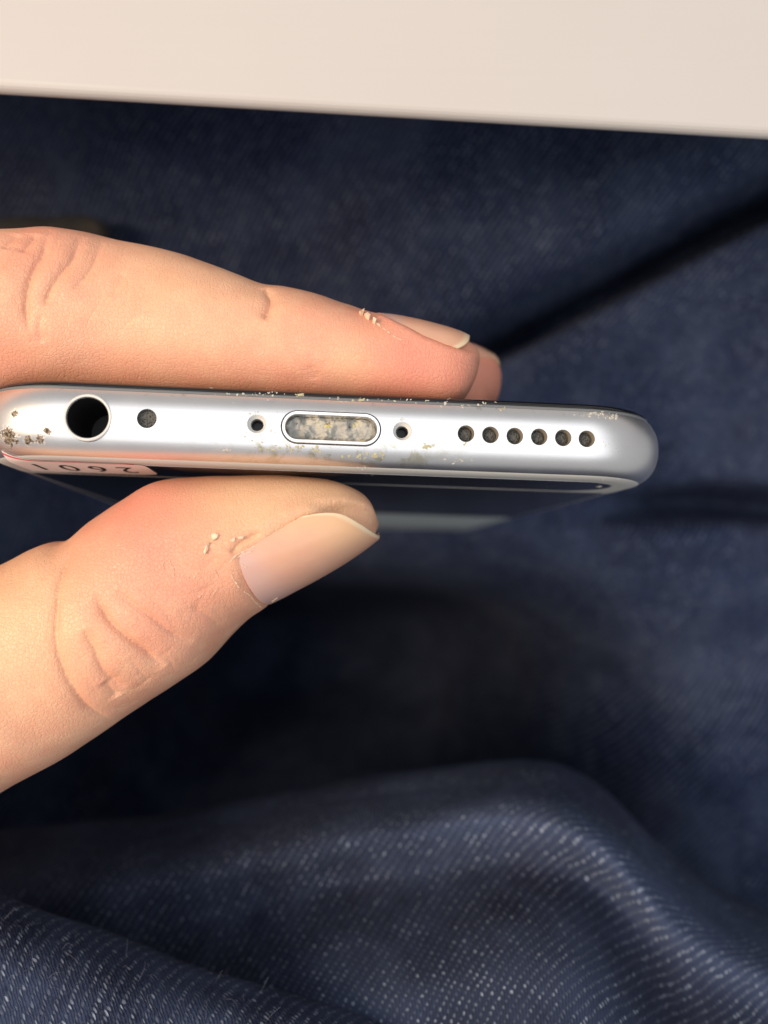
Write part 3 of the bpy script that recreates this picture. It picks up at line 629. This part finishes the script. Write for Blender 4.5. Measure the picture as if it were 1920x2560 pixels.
def nail(fg, kf, tf, lift, tipw, n=44, m=60, yellow=.2):
    """kf(u, v), tf(u, v): station and angle of the nail plate over the unit square"""
    u, v = np.meshgrid(np.linspace(0, 1, n), np.linspace(0, 1, m), indexing='ij'); p, C = fg.surf(kf(u, v), tf(u, v)); dr = p - C; dr /= np.maximum(np.linalg.norm(dr, axis=-1, keepdims=True), 1e-6)
    top = p + dr * lift(u, v)[..., None]; bot = top - dr * .28
    vs = np.concatenate([top.reshape(-1, 3), bot.reshape(-1, 3)]); f0 = grid_faces(n, m); N0 = n * m; f = f0 + [tuple(i + N0 for i in q[::-1]) for q in f0]
    rim = [i * m for i in range(n)] + [(n - 1) * m + j for j in range(1, m)] + [i * m + m - 1 for i in range(n - 2, -1, -1)] + [j for j in range(m - 2, 0, -1)]
    f += [(rim[i], rim[(i + 1) % len(rim)], rim[(i + 1) % len(rim)] + N0, rim[i] + N0) for i in range(len(rim))]
    me = mesh('fingernail', vs, f); bm = bmesh.new(); bm.from_mesh(me); bmesh.ops.recalc_face_normals(bm, faces=bm.faces); bm.to_mesh(me); bm.free()
    tp = np.zeros((2 * N0, 4), np.float32); tp[:, 3] = 1; a = .85 * sstep(v, 1 - tipw, 1 - tipw * .35); tp[:, 0] = np.concatenate([a.ravel(), a.ravel()]); bq = 1 - sstep(v, .05, .30); tp[:, 1] = np.concatenate([bq.ravel()] * 2); yq = yellow * (1 - sstep(u, .15, .85)) * sstep(v, .25, .95); tp[:, 2] = np.concatenate([yq.ravel()] * 2)
    ca = me.color_attributes.new('tip', 'FLOAT_COLOR', 'POINT'); ca.data.foreach_set('color', tp.ravel())
    o = link('fingernail', me, M_nail, ho); me.set_sharp_from_angle(angle=math.radians(50)); return o
def tk(u, v):                                # u 0 = lateral edge towards the phone, 1 = far side
    k0 = 9.55 + .35 * (2 * u - .9)**2 * (u < .45) - .15 * np.sin(np.pi * u); k1 = 12.25 + 2.75 * np.clip(u / .72, 0, 1)**.8 - .55 * np.clip(1 - u / .14, 0, 1)**2
    return k0 + (k1 - k0) * v
def tt(u, v): lo = tb_lo(tk(u, v)); return lo + (rad(-118) - lo) * u
nail(tb, tk, tt, lambda u, v: .02 + .12 * np.sin(np.pi * np.clip(u, 0, 1)) + .30 * sstep(v, .55, 1), .10, yellow=.8)['label'] = 'thumbnail with a thin pale free edge'
def ik(u, v): k0 = 15.75 + .9 * (1 - u)**2; k1 = 20.35 + .75 * np.clip(u / .6, 0, 1) - .7 * np.clip(1 - u / .22, 0, 1)**2; return k0 + (k1 - k0) * v
def it(u, v): lo = np.minimum(ix_lo(ik(u, v)), rad(60)); return lo + (rad(140) - lo) * u
nail(ix, ik, it, lambda u, v: -.06 + .15 * np.sin(np.pi * u) + .22 * sstep(v, .5, 1), .15)
def mk(u, v): return 9.2 + 3.3 * v + .0 * u
nail(md, mk, lambda u, v: rad(35) + rad(100) * u, lambda u, v: .05 + .35 * sstep(v, .5, 1), .18, 24, 30)

# --- loose skin round the nails: thin flakes and ragged cuticle
vs0 = []; fs0 = []
for o in [ho] + [c for c in ho.children]:
    c = np.empty(len(o.data.vertices) * 3); o.data.vertices.foreach_get('co', c); n0 = len(vs0); vs0 += c.reshape(-1, 3).tolist()
    fs0 += [[i + n0 for i in p.vertices] for p in o.data.polygons if o is not ho or (-.04 < p.center[0] < .012 and p.center[2] > .255)]
skin_tree = BVHTree.FromPolygons(vs0, fs0)
fv, fF = [], []
def flake(poly, lift=.22):
    hits = [cast(skin_tree, *p) for p in poly]
    if any(h[0] is None for h in hits): return
    n0 = len(fv); k = len(hits)
    for i, (h, nr) in enumerate(hits): fv.append(np.array(h) / MM + np.array(nr) * (lift * (.25 + random.random())))
    for i, (h, nr) in enumerate(hits): fv.append(np.array(h) / MM + np.array(nr) * -.03)
    fF.append(tuple(range(n0, n0 + k))); fF.extend((n0 + i, n0 + (i + 1) % k, n0 + k + (i + 1) % k, n0 + k + i) for i in range(k))
def ribbon(line, w=2.2, lift=.07):
    L = interp(np.linspace(0, len(line) - 1, len(line) * 5), np.array(line, float))
    for a_, b_ in zip(L[:-1], L[1:]):
        if random.random() < .12: continue
        d_ = (b_ - a_) / max(np.linalg.norm(b_ - a_), 1e-6); n_ = np.array([-d_[1], d_[0]]) * w * random.uniform(.3, .8)
        flake([a_ + n_, b_ + n_, b_ - n_, a_ - n_], lift)
for q in ([(876, 325), (892, 322), (907, 327), (902, 340), (888, 352), (880, 345)], [(872, 358), (866, 372), (864, 388), (852, 405), (843, 398), (852, 382), (848, 374), (862, 366)], [(952, 350), (966, 340), (976, 335), (972, 352), (962, 356)], [(985, 335), (1000, 332), (1012, 330), (1004, 338), (990, 342)]): flake(c6(q), .3)
for q in ([(668, 488), (680, 470), (675, 450), (688, 432)], [(702, 430), (708, 448), (722, 470), (722, 500)], [(735, 450), (748, 462)], [(955, 440), (975, 415), (1010, 395), (1060, 372)], [(985, 420), (1030, 400), (1050, 395)], [(958, 470), (962, 500), (975, 520), (990, 545)], [(1012, 563), (1035, 578), (1055, 602), (1085, 630)], [(1128, 604), (1150, 588)], [(790, 490), (780, 520)], [(800, 510), (830, 470)], [(850, 560), (820, 590)], [(905, 545), (880, 580)], [(1000, 450), (1022, 462)], [(890, 470), (905, 500)]): ribbon(c6(q), 2.2 if q[0][0] > 940 else 1.1)
for q in ([(705, 290), (718, 284), (732, 290), (728, 304), (712, 306)], [(735, 302), (752, 310), (770, 328), (762, 334), (742, 318)], [(785, 336), (806, 346), (800, 358), (786, 350)]): flake(c5(q), .4)
for q in ([(800, 345), (840, 375), (880, 405)], [(870, 395), (885, 410), (880, 420)], [(905, 425), (940, 445), (965, 452)]): ribbon(c5(q), 1.8)
me = mesh('loose_skin', fv, fF); o = link('loose_skin', me, plain('dry_skin', (.74, .53, .38), .6), ho, smooth=False); o['kind'] = 'stuff'

# --- loose fibres standing off the near fold of the jeans
hem = bpy.data.objects['hem_fold']; thigh = bpy.data.objects['thigh_fold']
hem_tree = BVHTree.FromPolygons([v.co + Vector((0, 0, .1)) for v in hem.data.vertices], [list(p.vertices) for p in hem.data.polygons])
fv, fF = [], []
for _ in range(80):
    px, py = random.uniform(0, 760), random.uniform(2230, 2560); h, nr = cast(hem_tree, px, py)
    if h is None: continue
    p = np.array(h) / MM; n_ = np.array(nr); n_ = n_ if n_[2] > 0 else -n_; d_ = rng.normal(size=3) + n_ * .25; d_ /= np.linalg.norm(d_); L_ = random.uniform(.5, 2.2); c_ = rng.normal(size=3) * .6; n0 = len(fv); K = 7
    for k in range(K):
        u = k / (K - 1); q = p + n_ * (.05 + .35 * math.sin(math.pi * u)) + d_ * L_ * u + c_ * L_ * u * u * .5
        for a_ in range(3): fv.append(q + .014 * np.array([math.cos(a_ * 2.09), math.sin(a_ * 2.09), .3 * math.sin(a_ * 2.09)]) - np.array([0, 0, 100.]))
    fF += [tuple(n0 + i for i in q) for q in grid_faces(K, 3, True)]
o = link('loose_fibres', mesh('loose_fibres', fv, fF), plain('fibre', (.16, .17, .22), .8), jeans); o['kind'] = 'stuff'
